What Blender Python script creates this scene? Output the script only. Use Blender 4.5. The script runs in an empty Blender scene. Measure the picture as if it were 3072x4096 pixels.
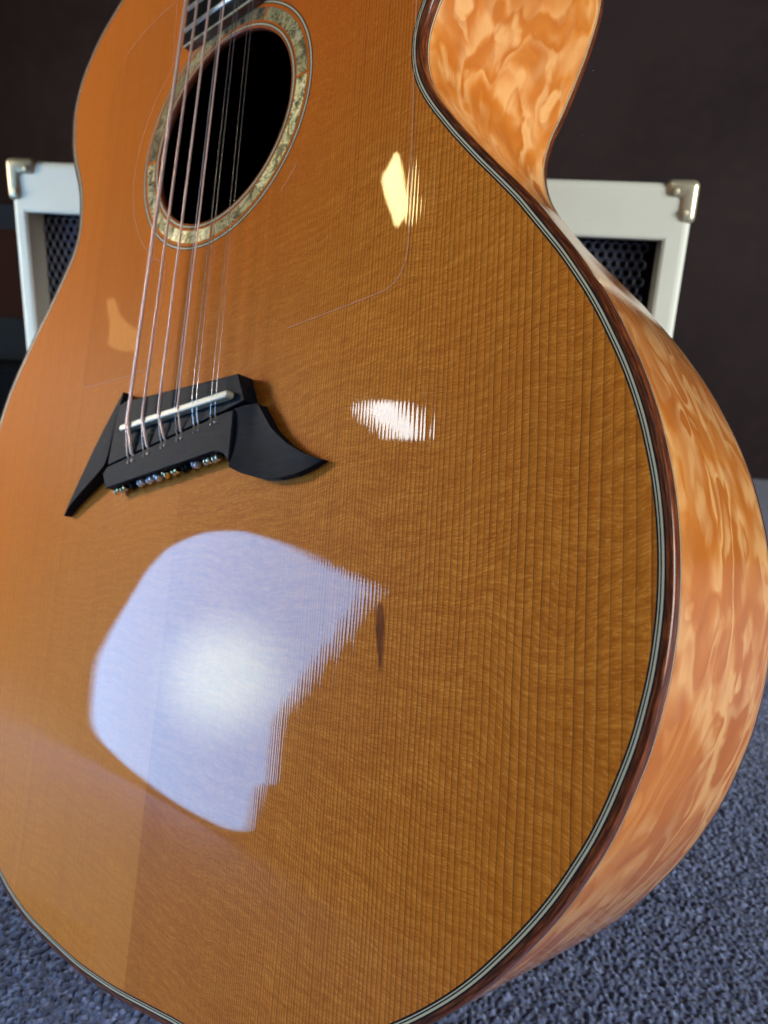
import bpy, bmesh, math, random
import numpy as np
from mathutils import Vector, Matrix
random.seed(7); rng = np.random.default_rng(7)
S = bpy.context.scene
COL = S.collection

# ------------------------------------------------------------------ frame of the guitar (mm) -> world (m)
WM = np.array([[0.7713403284516274, 0.012526713122733873, -0.6362995985873919],
               [-0.5682870981680336, 0.46364647058901476, -0.6797659335139601],
               [0.2865028302825144, 0.8859317308735987, 0.36474799035967037]])
FLOOR = 398.5
BASE = np.array([-60.0, -382.0, -100.0])          # foot of the guitar, guitar frame
def g2w(p):
    q = WM @ np.asarray(p, float); q[2] += FLOOR
    return q / 1000.0

# ------------------------------------------------------------------ camera
CAMC = (288.8725363876911, -243.68492109392594, 206.3241357520385)
CAMR = np.array([[0.7754577205003941, 0.06257431100920395, -0.6282911580772532],
                 [-0.061272640185916986, -0.9829227037164685, -0.17351836238091553],
                 [-0.628419435791876, 0.17305321181772673, -0.7583809060087082]])
cam_d = bpy.data.cameras.new('camera'); cam = bpy.data.objects.new('camera', cam_d); COL.objects.link(cam)
cr, cd, cf = (WM @ CAMR[0], WM @ CAMR[1], WM @ CAMR[2])
m = Matrix.Identity(4)
for i in range(3):
    m[i][0] = cr[i]; m[i][1] = -cd[i]; m[i][2] = -cf[i]; m[i][3] = g2w(CAMC)[i]
cam.matrix_world = m
cam_d.sensor_fit = 'VERTICAL'; cam_d.sensor_height = 36.0; cam_d.sensor_width = 27.0
cam_d.lens = 36.0 * 3150.0 / 4096.0
cam_d.clip_start = 0.01; cam_d.clip_end = 50
cam_d.dof.use_dof = True; cam_d.dof.focus_distance = 0.26; cam_d.dof.aperture_fstop = 15.0
S.camera = cam

# ------------------------------------------------------------------ ambient light, lamps, exposure
world = bpy.data.worlds.new('World'); S.world = world; world.use_nodes = True
bg = world.node_tree.nodes['Background']
bg.inputs[0].default_value = (0.62, 0.72, 0.85, 1); bg.inputs[1].default_value = AMBIENT = 0.055
S.view_settings.view_transform = 'Standard'; S.view_settings.look = 'None'
S.view_settings.exposure = 0.0; S.view_settings.gamma = 1.0
S.cycles.max_bounces = 8; S.cycles.transparent_max_bounces = 12
S.cycles.caustics_reflective = False; S.cycles.caustics_refractive = False
S.cycles.sample_clamp_indirect = 6.0

def area(name, loc, target, sx, sy, power, col):
    d = bpy.data.lights.new(name, 'AREA'); d.shape = 'RECTANGLE'; d.size = sx; d.size_y = sy
    d.energy = power; d.color = col
    o = bpy.data.objects.new(name, d); COL.objects.link(o)
    o.location = loc
    o.rotation_euler = (Vector(target) - Vector(loc)).to_track_quat('-Z', 'Y').to_euler()
    return o
area('window_light', (1.45, -0.88, 0.62), (0.25, 0.0, 0.2), 0.8, 0.8, 31, (1.0, 0.97, 0.93))
area('fill_light', (-0.5, -1.5, 1.9), (0.0, 0.1, 0.3), 0.9, 0.9, 2.2, (1.0, 0.95, 0.88))  # added fill from behind the camera, no such lamp seen
KEY_L, BLUE_L, SPOT_L, SPOT2_L = 116.0, 14.0, 24.0, 30.0       # radiance of the added key, blue and two small emitters

# ------------------------------------------------------------------ node helper and materials
class NG:
    def __init__(s, name):
        s.m = bpy.data.materials.new(name); s.m.use_nodes = True
        s.t = s.m.node_tree; s.t.nodes.clear()
        s.out = s.t.nodes.new('ShaderNodeOutputMaterial')
    def n(s, typ, **kw):
        nd = s.t.nodes.new(typ)
        for k, v in kw.items(): setattr(nd, k, v)
        return nd
    def put(s, sock, v):
        if isinstance(v, bpy.types.NodeSocket): s.t.links.new(v, sock)
        elif v is not None:
            try: sock.default_value = v
            except Exception:
                sock.default_value = (*v, 1.0) if len(v) == 3 else v
    def math(s, op, a, b=None, c=None, clamp=False):
        nd = s.n('ShaderNodeMath', operation=op); nd.use_clamp = clamp
        s.put(nd.inputs[0], a); s.put(nd.inputs[1], b)
        if c is not None: s.put(nd.inputs[2], c)
        return nd.outputs[0]
    def vmath(s, op, a, b=None):
        nd = s.n('ShaderNodeVectorMath', operation=op); s.put(nd.inputs[0], a); s.put(nd.inputs[1], b)
        return nd.outputs['Value'] if op in ('LENGTH', 'DOT_PRODUCT', 'DISTANCE') else nd.outputs[0]
    def comb(s, x, y, z=0.0):
        nd = s.n('ShaderNodeCombineXYZ'); s.put(nd.inputs[0], x); s.put(nd.inputs[1], y); s.put(nd.inputs[2], z); return nd.outputs[0]
    def sep(s, v):
        nd = s.n('ShaderNodeSeparateXYZ'); s.put(nd.inputs[0], v); return nd.outputs
    def noise(s, vec, scale, detail=3.0, rough=0.5, dist=0.0, col=False):
        nd = s.n('ShaderNodeTexNoise'); s.put(nd.inputs['Vector'], vec); nd.inputs['Scale'].default_value = scale
        nd.inputs['Detail'].default_value = detail; nd.inputs['Roughness'].default_value = rough
        nd.inputs['Distortion'].default_value = dist
        return nd.outputs['Color'] if col else nd.outputs[0]
    def vor(s, vec, scale, feature='F1', out='Distance'):
        nd = s.n('ShaderNodeTexVoronoi', feature=feature); s.put(nd.inputs['Vector'], vec); nd.inputs['Scale'].default_value = scale
        return nd.outputs[out]
    def white(s, v):
        nd = s.n('ShaderNodeTexWhiteNoise', noise_dimensions='1D'); s.put(nd.inputs['W'], v); return nd.outputs['Value']
    def ramp(s, f, pts, interp='LINEAR'):
        nd = s.n('ShaderNodeValToRGB'); cr = nd.color_ramp; cr.interpolation = interp
        while len(cr.elements) < len(pts): cr.elements.new(0.5)
        for e, (p, c) in zip(cr.elements, pts):
            e.position = p; e.color = (*c, 1.0) if not isinstance(c, (int, float)) else (c, c, c, 1.0)
        s.put(nd.inputs[0], f); return nd.outputs[0]
    def mix(s, f, a, b, mode='MIX'):
        nd = s.n('ShaderNodeMix', data_type='RGBA', blend_type=mode)
        s.put(nd.inputs['Factor'], f); s.put(nd.inputs[6], a); s.put(nd.inputs[7], b); return nd.outputs[2]
    def sm(s, v, lo, hi, a=0.0, b=1.0):
        nd = s.n('ShaderNodeMapRange', interpolation_type='SMOOTHSTEP')
        for i, q in enumerate((v, lo, hi, a, b)): s.put(nd.inputs[i], q)
        return nd.outputs[0]
    def obj(s): return s.n('ShaderNodeTexCoord').outputs['Object']
    def uv(s): return s.n('ShaderNodeTexCoord').outputs['UV']
    def gmm(s):                                       # guitar millimetres
        v = s.vmath('SCALE', s.obj()); v.node.inputs['Scale'].default_value = 1000.0
        return s.vmath('ADD', v, tuple(BASE))
    def bump(s, h, strength=0.3, dist=0.001, normal=None):
        nd = s.n('ShaderNodeBump'); nd.inputs['Strength'].default_value = strength; nd.inputs['Distance'].default_value = dist
        s.put(nd.inputs['Height'], h)
        if normal is not None: s.put(nd.inputs['Normal'], normal)
        return nd.outputs[0]
    def pbsdf(s, col, rough=0.5, metal=0.0, spec=0.5, coat=0.0, coat_rough=0.03, coat_ior=1.5, normal=None, coat_normal=None, **kw):
        b = s.n('ShaderNodeBsdfPrincipled')
        s.put(b.inputs['Base Color'], col); s.put(b.inputs['Roughness'], rough); s.put(b.inputs['Metallic'], metal)
        s.put(b.inputs['Specular IOR Level'], spec); s.put(b.inputs['Coat Weight'], coat)
        s.put(b.inputs['Coat Roughness'], coat_rough); s.put(b.inputs['Coat IOR'], coat_ior)
        s.put(b.inputs['Normal'], normal); s.put(b.inputs['Coat Normal'], coat_normal)
        for k, v in kw.items(): s.put(b.inputs[k], v)
        s.t.links.new(b.outputs[0], s.out.inputs[0]); return b

def simple(name, col, rough=0.5, **kw):
    g = NG(name); g.pbsdf(col, rough, **kw); return g.m

def mat_top():
    g = NG('spruce_lacquer'); p = g.gmm(); x, y, z = g.sep(p)
    # growth rings: spacing grows from the centre seam to the edge
    w1 = g.noise(g.comb(g.math('MULTIPLY', x, 0.02), g.math('MULTIPLY', y, 0.006)), 1.0, 2.0)
    w2 = g.noise(g.comb(g.math('MULTIPLY', x, 0.3), g.math('MULTIPLY', y, 0.03)), 1.0, 2.0)
    xs = g.math('ADD', g.math('ADD', x, 1.0), g.math('ADD', g.math('MULTIPLY', g.math('SUBTRACT', w1, 0.5), 3.0), g.math('MULTIPLY', g.math('SUBTRACT', w2, 0.5), 0.9)))
    # the grain bends round the resin pocket
    kx = g.math('SUBTRACT', x, 119.6); ky = g.math('SUBTRACT', y, -238.0)
    kg = g.math('EXPONENT', g.math('MULTIPLY', -1.0, g.math('ADD', g.math('POWER', g.math('DIVIDE', kx, 7.0), 2.0), g.math('POWER', g.math('DIVIDE', ky, 15.0), 2.0))))
    t = g.math('ABSOLUTE', xs)
    cnt = g.math('MULTIPLY', 193.3, g.math('SUBTRACT', 1.0, g.math('EXPONENT', g.math('MULTIPLY', -0.00874, t))))
    cnt = g.math('ADD', cnt, g.math('MULTIPLY', g.math('SUBTRACT', g.noise(g.comb(g.math('MULTIPLY', cnt, 0.5), g.math('MULTIPLY', y, 0.002)), 1.0, 1.0), 0.5), 0.9))
    fr = g.math('FRACT', cnt); idx = g.math('FLOOR', cnt)
    rv = g.white(idx)
    line = g.math('MULTIPLY', g.sm(fr, 0.0, 0.05), g.sm(fr, 0.06, 0.72, 1.0, 0.0))     # dark just outside each ring edge, fading
    edge = g.math('MULTIPLY', g.sm(fr, 0.0, 0.03), g.sm(fr, 0.05, 0.17, 1.0, 0.0))
    lt = g.math('MULTIPLY', g.sm(fr, 0.84, 0.93), g.sm(fr, 0.95, 1.0, 1.0, 0.0))
    lw = g.math('ADD', 0.72, g.math('MULTIPLY', rv, 0.4))
    # medullary silk: short streaks across the grain, in wavering bands
    wy = g.noise(g.comb(g.math('MULTIPLY', x, 0.018), g.math('MULTIPLY', y, 0.012)), 1.0, 2.0)
    yy = g.math('ADD', y, g.math('ADD', g.math('MULTIPLY', wy, 20.0), g.math('MULTIPLY', x, g.sm(y, -330.0, -120.0, 0.22, -0.16))))
    silk = g.noise(g.comb(g.math('MULTIPLY', x, 0.22), g.math('MULTIPLY', yy, 2.3)), 1.0, 4.0, 0.68)
    silk2 = g.noise(g.comb(g.math('MULTIPLY', x, 0.045), g.math('MULTIPLY', yy, 0.5), 9.0), 1.0, 3.0, 0.6)
    big = g.noise(g.comb(g.math('MULTIPLY', x, 0.012), g.math('MULTIPLY', y, 0.008), 3.0), 1.0, 2.0)
    fleck = g.noise(g.comb(g.math('MULTIPLY', x, 0.6), g.math('MULTIPLY', yy, 3.2), 5.0), 1.0, 3.0, 0.6)
    s = g.math('ADD', g.math('MULTIPLY', g.sm(silk, 0.3, 0.7), 0.66), g.math('MULTIPLY', g.sm(silk2, 0.3, 0.7), 0.34))
    base = g.ramp(s, [(0.0, (0.45, 0.112, 0.009)), (0.5, (0.67, 0.202, 0.016)), (1.0, (0.92, 0.36, 0.048))])
    base = g.mix(g.sm(big, 0.3, 0.75, 0.0, 0.35), base, (0.52, 0.14, 0.012))
    base = g.mix(g.math('MULTIPLY', g.sm(g.math('ADD', y, g.math('MULTIPLY', x, -0.9)), -230.0, 10.0), 0.82), base, (0.67, 0.115, 0.002))  # redder at upper left: difference in light tint put into the colour
    base = g.mix(g.sm(fleck, 0.56, 0.72, 0.0, 0.6), base, (0.95, 0.48, 0.11))
    base = g.mix(g.sm(fleck, 0.42, 0.28, 0.0, 0.35), base, (0.32, 0.08, 0.007))
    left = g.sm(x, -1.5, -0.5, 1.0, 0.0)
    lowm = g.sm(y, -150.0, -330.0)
    base = g.mix(g.math('MULTIPLY', left, 0.28), base, (0.80, 0.265, 0.028))
    base = g.mix(g.math('MULTIPLY', left, g.math('MULTIPLY', lowm, 0.24)), base, (0.92, 0.39, 0.085))  # pale reflected haze at lower left put into the base colour
    seam = g.math('MULTIPLY', g.sm(x, -1.0, -0.5), g.sm(x, 2.0, 26.0, 1.0, 0.0))
    base = g.mix(g.math('MULTIPLY', g.math('MULTIPLY', seam, lowm), 0.25), base, (0.42, 0.12, 0.014))
    amt = g.math('MULTIPLY', g.math('MULTIPLY', g.sm(t, 5.0, 60.0, 0.75, 1.05), g.sm(t, 110.0, 190.0, 1.0, 0.72)), lw)
    base = g.mix(g.math('MULTIPLY', line, g.math('MULTIPLY', amt, 0.58), clamp=True), base, (0.30, 0.083, 0.008))
    base = g.mix(g.math('MULTIPLY', edge, g.math('MULTIPLY', amt, 0.78), clamp=True), base, (0.16, 0.037, 0.004))
    base = g.mix(g.math('MULTIPLY', lt, g.math('MULTIPLY', amt, 0.22), clamp=True), base, (0.85, 0.42, 0.10))
    # resin pocket
    kn = g.noise(g.comb(g.math('MULTIPLY', x, 0.5), g.math('MULTIPLY', y, 0.12)), 1.0, 3.0)
    kw = g.math('MULTIPLY', g.sm(ky, -17.0, 2.0, 0.16, 1.9), g.sm(ky, 11.0, 8.0, 0.35, 1.0))
    kd = g.math('ADD', g.math('DIVIDE', g.math('ABSOLUTE', g.math('ADD', kx, g.math('MULTIPLY', ky, 0.09))), kw), g.math('MULTIPLY', g.math('SUBTRACT', kn, 0.5), 0.9))
    kmask = g.math('MULTIPLY', g.sm(kd, 0.7, 1.25, 1.0, 0.0), g.math('MULTIPLY', g.sm(ky, -16.0, -9.0), g.sm(ky, 9.0, 10.8, 1.0, 0.0)))
    base = g.mix(g.math('MULTIPLY', kmask, 0.9), base, g.ramp(kn, [(0.3, (0.085, 0.018, 0.005)), (0.7, (0.28, 0.075, 0.014))]))
    h = g.math('ADD', g.math('MULTIPLY', line, g.math('MULTIPLY', lw, -1.0)), g.math('MULTIPLY', g.noise(g.comb(g.math('MULTIPLY', x, 0.05), g.math('MULTIPLY', y, 0.05)), 1.0, 1.0), 1.5))
    nb = g.bump(h, 0.2, 0.00005)
    rr = g.vmath('LENGTH', g.comb(x, y)); bare = g.math('SUBTRACT', 1.0, g.math('MULTIPLY', g.math('MULTIPLY', g.sm(rr, 70.5, 71.5), g.sm(y, -115.5, -114.5)), g.sm(t, 119.5, 121.0, 1.0, 0.0)))   # flat under the bonded film
    nc = g.bump(g.math('MULTIPLY', g.math('COSINE', g.math('MULTIPLY', cnt, 2 * math.pi)), g.math('MULTIPLY', lw, g.math('MULTIPLY', bare, g.sm(t, 25.0, 150.0, 0.05, 1.0)))), 1.0, 0.0000040)
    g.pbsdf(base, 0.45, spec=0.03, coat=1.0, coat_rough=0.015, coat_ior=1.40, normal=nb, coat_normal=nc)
    return g.m

def mat_side():
    g = NG('quilted_maple_lacquer'); u, v, _ = g.sep(g.uv())          # u along the rim (mm), v down the rim (mm)
    wa = g.noise(g.comb(g.math('MULTIPLY', u, 0.02), g.math('MULTIPLY', v, 0.03)), 1.0, 3.0, 0.55, col=True)
    wv = g.vmath('SUBTRACT', wa, (0.5, 0.5, 0.5)); wx, wy, _z = g.sep(wv)
    uu = g.math('ADD', u, g.math('ADD', g.math('MULTIPLY', wx, 38.0), g.math('MULTIPLY', v, 0.75)))
    vv = g.math('ADD', v, g.math('MULTIPLY', wy, 30.0))
    uu = g.math('SUBTRACT', uu, g.math('MULTIPLY', v, 0.35))
    def bub(du, dv, sc, seed):
        nd = g.n('ShaderNodeTexVoronoi', feature='SMOOTH_F1'); nd.inputs['Scale'].default_value = 1.0; nd.inputs['Smoothness'].default_value = 0.35
        g.put(nd.inputs['Vector'], g.comb(g.math('MULTIPLY', g.math('ADD', uu, du), 0.034 * sc), g.math('MULTIPLY', g.math('ADD', vv, dv), 0.046 * sc), seed)); return nd.outputs['Distance']
    rel = g.math('SUBTRACT', bub(0.0, 0.0, 1.0, 0.0), bub(-4.2, 2.2, 1.0, 0.0))
    rel2 = g.math('SUBTRACT', bub(0.0, 0.0, 2.3, 4.0), bub(-2.0, 1.2, 2.3, 4.0))
    q2 = g.noise(g.comb(g.math('MULTIPLY', u, 0.012), g.math('MULTIPLY', v, 0.03), 7.0), 1.0, 2.0)
    rel = g.math('ADD', rel, g.math('MULTIPLY', rel2, g.sm(q2, 0.3, 0.7, 0.2, 0.9)))
    glow = g.sm(rel, 0.0, 0.2); shade = g.sm(rel, -0.01, -0.19)  # quilt figure; its one-sided sheen and shade are put into the colour
    qn = g.noise(g.comb(g.math('MULTIPLY', uu, 0.027), g.math('MULTIPLY', vv, 0.040), 3.0), 1.0, 1.2, 0.45, 0.3)
    saw = g.math('FRACT', g.math('MULTIPLY', qn, 5.5))
    crest = g.math('MULTIPLY', g.math('MULTIPLY', g.sm(saw, 0.30, 0.84), g.sm(saw, 0.86, 1.0, 1.0, 0.0)), g.sm(q2, 0.38, 0.6, 0.12, 0.85))
    glow = g.math('MAXIMUM', g.math('MULTIPLY', glow, 0.75), crest)
    shade = g.math('MAXIMUM', g.math('MULTIPLY', shade, 0.8), g.math('MULTIPLY', g.sm(saw, 0.0, 0.05), g.sm(saw, 0.05, 0.45, 0.7, 0.0)))
    fine = g.noise(g.comb(g.math('MULTIPLY', u, 0.35), g.math('MULTIPLY', v, 2.4)), 1.0, 3.0, 0.6)
    base = g.ramp(g.noise(g.comb(g.math('MULTIPLY', uu, 0.02), g.math('MULTIPLY', vv, 0.04), 2.0), 1.0, 3.0),
                  [(0.25, (0.51, 0.142, 0.012)), (0.55, (0.63, 0.208, 0.024)), (0.8, (0.73, 0.285, 0.046))])
    base = g.mix(g.math('MULTIPLY', glow, 0.78), base, (0.95, 0.58, 0.23))
    base = g.mix(g.math('MULTIPLY', shade, 0.55), base, (0.44, 0.112, 0.010))
    base = g.mix(g.sm(fine, 0.45, 0.75, 0.0, 0.18), base, (0.42, 0.13, 0.03))
    g.pbsdf(base, 0.4, spec=0.2, coat=1.0, coat_rough=0.05, coat_ior=1.42,
            coat_normal=g.bump(fine, 0.5, 0.00003))
    return g.m

def mat_rosewood(dark=1.0, name='rosewood'):
    g = NG(name); u, v, _ = g.sep(g.uv())
    st = g.noise(g.comb(g.math('MULTIPLY', u, 0.11), g.math('MULTIPLY', v, 1.5)), 1.0, 4.0, 0.6)
    fl = g.noise(g.comb(g.math('MULTIPLY', u, 0.5), g.math('MULTIPLY', v, 3.0), 4.0), 1.0, 2.0)
    c = g.ramp(st, [(0.3, (0.012 * dark, 0.004 * dark, 0.003 * dark)), (0.5, (0.11 * dark, 0.026 * dark, 0.008 * dark)), (0.7, (0.34 * dark, 0.09 * dark, 0.02 * dark))])
    c = g.mix(g.sm(fl, 0.62, 0.72, 0.0, 0.7), c, (0.02, 0.008, 0.005))
    g.pbsdf(c, 0.4, spec=0.15, coat=1.0, coat_rough=0.06, coat_ior=1.38)
    return g.m

def mat_ebony():
    g = NG('ebony'); p = g.gmm(); x, y, z = g.sep(p)
    a = g.noise(g.comb(g.math('MULTIPLY', x, 0.12), g.math('MULTIPLY', y, 0.5), g.math('MULTIPLY', z, 0.5)), 1.0, 4.0)
    b = g.noise(g.comb(x, y, z), 0.9, 3.0)
    c = g.ramp(a, [(0.3, (0.004, 0.0056, 0.0095)), (0.7, (0.009, 0.0125, 0.021))])
    c = g.mix(g.sm(b, 0.62, 0.8, 0.0, 0.25), c, (0.035, 0.035, 0.04))
    g.pbsdf(c, g.math('ADD', 0.46, g.math('MULTIPLY', b, 0.2)), spec=0.07, normal=g.bump(b, 0.15, 0.0002))
    return g.m

def mat_abalone():
    g = NG('abalone_shell'); p = g.gmm(); x, y, z = g.sep(p)
    oi = g.n('ShaderNodeObjectInfo').outputs['Random']
    off = g.math('MULTIPLY', oi, 60.0)
    w = g.noise(g.comb(g.math('ADD', x, off), y), 0.085, 3.0, 0.55, 1.4)
    w2 = g.noise(g.comb(x, g.math('ADD', y, off)), 0.33, 3.0, 0.6, 1.2)
    c = g.ramp(w, [(0.30, (0.05, 0.05, 0.025)), (0.42, (0.24, 0.21, 0.10)), (0.48, (0.80, 0.66, 0.34)), (0.56, (0.30, 0.29, 0.14)), (0.64, (0.95, 0.80, 0.50)), (0.76, (0.13, 0.14, 0.08))])
    c = g.mix(g.sm(w2, 0.56, 0.68, 0.0, 0.75), c, (1.0, 0.93, 0.70))
    c = g.mix(g.sm(w2, 0.42, 0.32, 0.0, 0.6), c, (0.03, 0.045, 0.03))
    tone = g.math('ADD', 0.3, g.math('MULTIPLY', oi, 1.5))
    c = g.mix(1.0, c, g.comb(tone, tone, g.math('MULTIPLY', tone, 0.92)), 'MULTIPLY')
    g.pbsdf(c, g.math('ADD', 0.18, g.math('MULTIPLY', w2, 0.25)), metal=0.4, spec=0.5, coat=1.0, coat_rough=0.03,
            normal=g.bump(w2, 0.5, 0.0006))
    return g.m

def mat_film():
    g = NG('clear_pickguard_film')
    fr = g.n('ShaderNodeFresnel'); fr.inputs[0].default_value = 1.2
    gl = g.n('ShaderNodeBsdfGlossy'); gl.inputs['Roughness'].default_value = 0.03; gl.inputs[0].default_value = (1, 1, 1, 1)
    tr = g.n('ShaderNodeBsdfTransparent'); tr.inputs[0].default_value = (0.997, 0.995, 0.99, 1)
    mx = g.n('ShaderNodeMixShader'); g.t.links.new(g.math('MULTIPLY', g.math('MULTIPLY', fr.outputs[0], 0.6), g.math('SUBTRACT', 1.0, g.n('ShaderNodeNewGeometry').outputs['Backfacing'])), mx.inputs[0]); g.t.links.new(tr.outputs[0], mx.inputs[1]); g.t.links.new(gl.outputs[0], mx.inputs[2])
    g.t.links.new(mx.outputs[0], g.out.inputs[0]); return g.m

def mat_film_edge():
    g = NG('clear_film_edge')
    df = g.n('ShaderNodeBsdfDiffuse'); df.inputs[0].default_value = (0.75, 0.50, 0.38, 1)
    tr = g.n('ShaderNodeBsdfTransparent')
    mx = g.n('ShaderNodeMixShader'); mx.inputs[0].default_value = 0.38
    g.t.links.new(tr.outputs[0], mx.inputs[1]); g.t.links.new(df.outputs[0], mx.inputs[2])
    g.t.links.new(mx.outputs[0], g.out.inputs[0]); return g.m

def mat_wound(name, col):
    g = NG(name); u, v, _ = g.sep(g.uv())
    w = g.math('SINE', g.math('MULTIPLY', u, 2 * math.pi / 0.42))
    g.pbsdf(col, 0.3, metal=0.45, spec=0.6, normal=g.bump(w, 0.5, 0.00006)); return g.m

def mat_carpet(tuft_attr):
    g = NG('carpet_pile_weave' if tuft_attr else 'carpet_weave'); p = g.obj()
    if tuft_attr:
        at = g.n('ShaderNodeAttribute', attribute_name='tuft'); r = at.outputs['Fac']
    else:
        r = g.sep(g.vor(p, 640.0, out='Color'))[0]
    n2 = g.noise(p, 9.0, 3.0); n3 = g.noise(p, 2600.0, 2.0)
    c = g.ramp(r, [(0.0, (0.005, 0.008, 0.022)), (0.4, (0.034, 0.055, 0.135)), (0.75, (0.115, 0.165, 0.35)), (1.0, (0.38, 0.49, 0.82))])
    c = g.mix(g.sm(n2, 0.3, 0.7, 0.0, 0.35), c, (0.06, 0.08, 0.15))
    c = g.mix(g.sm(n3, 0.3, 0.7, 0.0, 0.4), c, (0.22, 0.28, 0.45))
    h = n3 if tuft_attr else g.math('ADD', g.vor(p, 640.0), g.math('MULTIPLY', n3, 0.4))
    g.pbsdf(c, 0.95, spec=0.1, normal=g.bump(h, 0.6, 0.0012), **{'Sheen Weight': 0.35, 'Sheen Roughness': 0.5})
    return g.m

def mat_tolex():
    g = NG('cream_tolex'); p = g.obj()
    n1 = g.noise(p, 900.0, 3.0, 0.6); n2 = g.noise(p, 14.0, 3.0)
    c = g.mix(g.sm(n2, 0.35, 0.7, 0.0, 0.5), (0.80, 0.86, 0.76), (0.72, 0.78, 0.66))
    c = g.mix(g.sm(n1, 0.55, 0.75, 0.0, 0.35), c, (0.62, 0.63, 0.54))
    g.pbsdf(c, 0.55, spec=0.35, normal=g.bump(n1, 0.5, 0.0005)); return g.m

def mat_wall():
    g = NG('dark_stained_wall'); p = g.obj()
    n1 = g.noise(p, 2.2, 4.0, 0.55); n2 = g.noise(p, 38.0, 3.0)
    c = g.ramp(n1, [(0.3, (0.014, 0.0092, 0.0095)), (0.7, (0.040, 0.027, 0.029))])
    c = g.mix(g.sm(n2, 0.4, 0.7, 0.0, 0.25), c, (0.05, 0.028, 0.026))
    g.pbsdf(c, 0.6, spec=0.12, normal=g.bump(n2, 0.2, 0.001)); return g.m

def mat_emit(name, col, strength, centre=None, core=2.2, r0=0.05, r1=0.16):
    g = NG(name); e = g.n('ShaderNodeEmission'); g.put(e.inputs[0], col)
    if centre is None: e.inputs[1].default_value = strength
    else:
        d = g.vmath('DISTANCE', g.obj(), centre)
        k = g.sm(d, r0, r1, core, 1.0)
        g.put(e.inputs[1], g.math('MULTIPLY', strength, k))
        g.put(e.inputs[0], g.mix(g.sm(d, r0, r1, 1.0, 0.0), col, (0.52, 0.80, 1.0, 1)))
    g.t.links.new(e.outputs[0], g.out.inputs[0]); return g.m

M = dict(top=mat_top(), side=mat_side(), rosewood=mat_rosewood(), rosewood2=mat_rosewood(0.8, 'rosewood_fretboard_end'), ebony=mat_ebony(), shell=mat_abalone(),
         film=mat_film(), film_edge=mat_film_edge(), black=simple('black_fibre', (0.008, 0.008, 0.009), 0.5, spec=0.1),
         white=simple('aged_white_fibre', (0.60, 0.55, 0.38), 0.4, coat=1.0, coat_ior=1.3),
         bone=simple('bone', (0.42, 0.41, 0.32), 0.4, **{'Subsurface Weight': 0.15, 'Subsurface Scale': 0.002}),
         bronze=mat_wound('phosphor_bronze_winding', (0.95, 0.66, 0.57)), steel=simple('plain_steel', (0.62, 0.64, 0.68), 0.24, metal=1.0),
         steelw=mat_wound('nickel_winding', (0.72, 0.74, 0.80)), fret=simple('nickel_silver_fret', (0.88, 0.90, 0.86), 0.34, metal=0.8),
         brass=simple('brass', (0.86, 0.74, 0.40), 0.24, metal=1.0), dull=simple('tarnished_cap', (0.42, 0.38, 0.26), 0.4, metal=0.7), board=simple('fretboard_ebony', (0.008, 0.008, 0.010), 0.4, spec=0.1), nickel=simple('polished_nickel', (0.88, 0.82, 0.58), 0.30, metal=0.75),
         inside=simple('cavity_shade', (0.012, 0.008, 0.006), 0.9, spec=0.05), hole_edge=simple('hole_edge_wood', (0.20, 0.045, 0.02), 0.4, coat=0.6),
         maple=simple('maple_back', (0.55, 0.24, 0.07), 0.4, coat=1.0), mahog=simple('mahogany_neck', (0.22, 0.075, 0.03), 0.4, coat=1.0),
         tolex=mat_tolex(), wall=mat_wall(), carpet=mat_carpet(False), pile=mat_carpet(True),
         panel_dark=simple('grille_backing', (0.004, 0.004, 0.005), 0.9, spec=0.1), grille=simple('slate_blue_grille_cloth', (0.085, 0.10, 0.14), 0.6, spec=0.3),
         inner=simple('shaded_recess_cover', (0.30, 0.30, 0.25), 0.7), brown=simple('dark_brown_veneer', (0.022, 0.007, 0.004), 0.7, spec=0.04),  # inner: shade of the amplifier recess put into its colour
         lid=simple('slate_lid', (0.004, 0.005, 0.006), 0.8, spec=0.03), lint=simple('lint', (0.75, 0.74, 0.70), 0.9), lidtop=simple('slate_lid_top', (0.018, 0.022, 0.030), 0.7, spec=0.04), casebk=simple('black_vinyl', (0.006, 0.007, 0.008), 0.6, spec=0.1), pole=simple('painted_metal', (0.25, 0.25, 0.26), 0.4))

# ------------------------------------------------------------------ mesh helpers
def tag(o, label=None, cat=None, kind=None, group=None):
    if label: o['label'] = label
    if cat: o['category'] = cat
    if kind: o['kind'] = kind
    if group: o['group'] = group
    return o
def mesh_obj(name, verts, faces, mat, parent=None, uvs=None, smooth=False):
    me = bpy.data.meshes.new(name); me.from_pydata([tuple(v) for v in verts], [], [tuple(f) for f in faces])
    if uvs is not None:
        uvl = me.uv_layers.new(name='UVMap'); li = np.empty(len(me.loops), dtype=np.int32); me.loops.foreach_get('vertex_index', li)
        uvl.data.foreach_set('uv', np.asarray(uvs, dtype=np.float32)[li].ravel()) if len(uvs) == len(verts) else uvl.data.foreach_set('uv', np.asarray(uvs, dtype=np.float32).ravel())
    me.materials.append(mat)
    if smooth: me.polygons.foreach_set('use_smooth', [True] * len(me.polygons))
    me.update()
    o = bpy.data.objects.new(name, me); COL.objects.link(o)
    if parent is not None: o.parent = parent
    return o
def G(pts): return [(np.asarray(p, float) - BASE) / 1000.0 for p in pts]      # guitar mm -> local m
def gobj(name, verts, faces, mat, parent, **k): return mesh_obj(name, G(verts), faces, mat, parent, **k)
def fix_normals(o):
    bm = bmesh.new(); bm.from_mesh(o.data); bmesh.ops.recalc_face_normals(bm, faces=bm.faces); bm.to_mesh(o.data); bm.free(); return o
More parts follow.
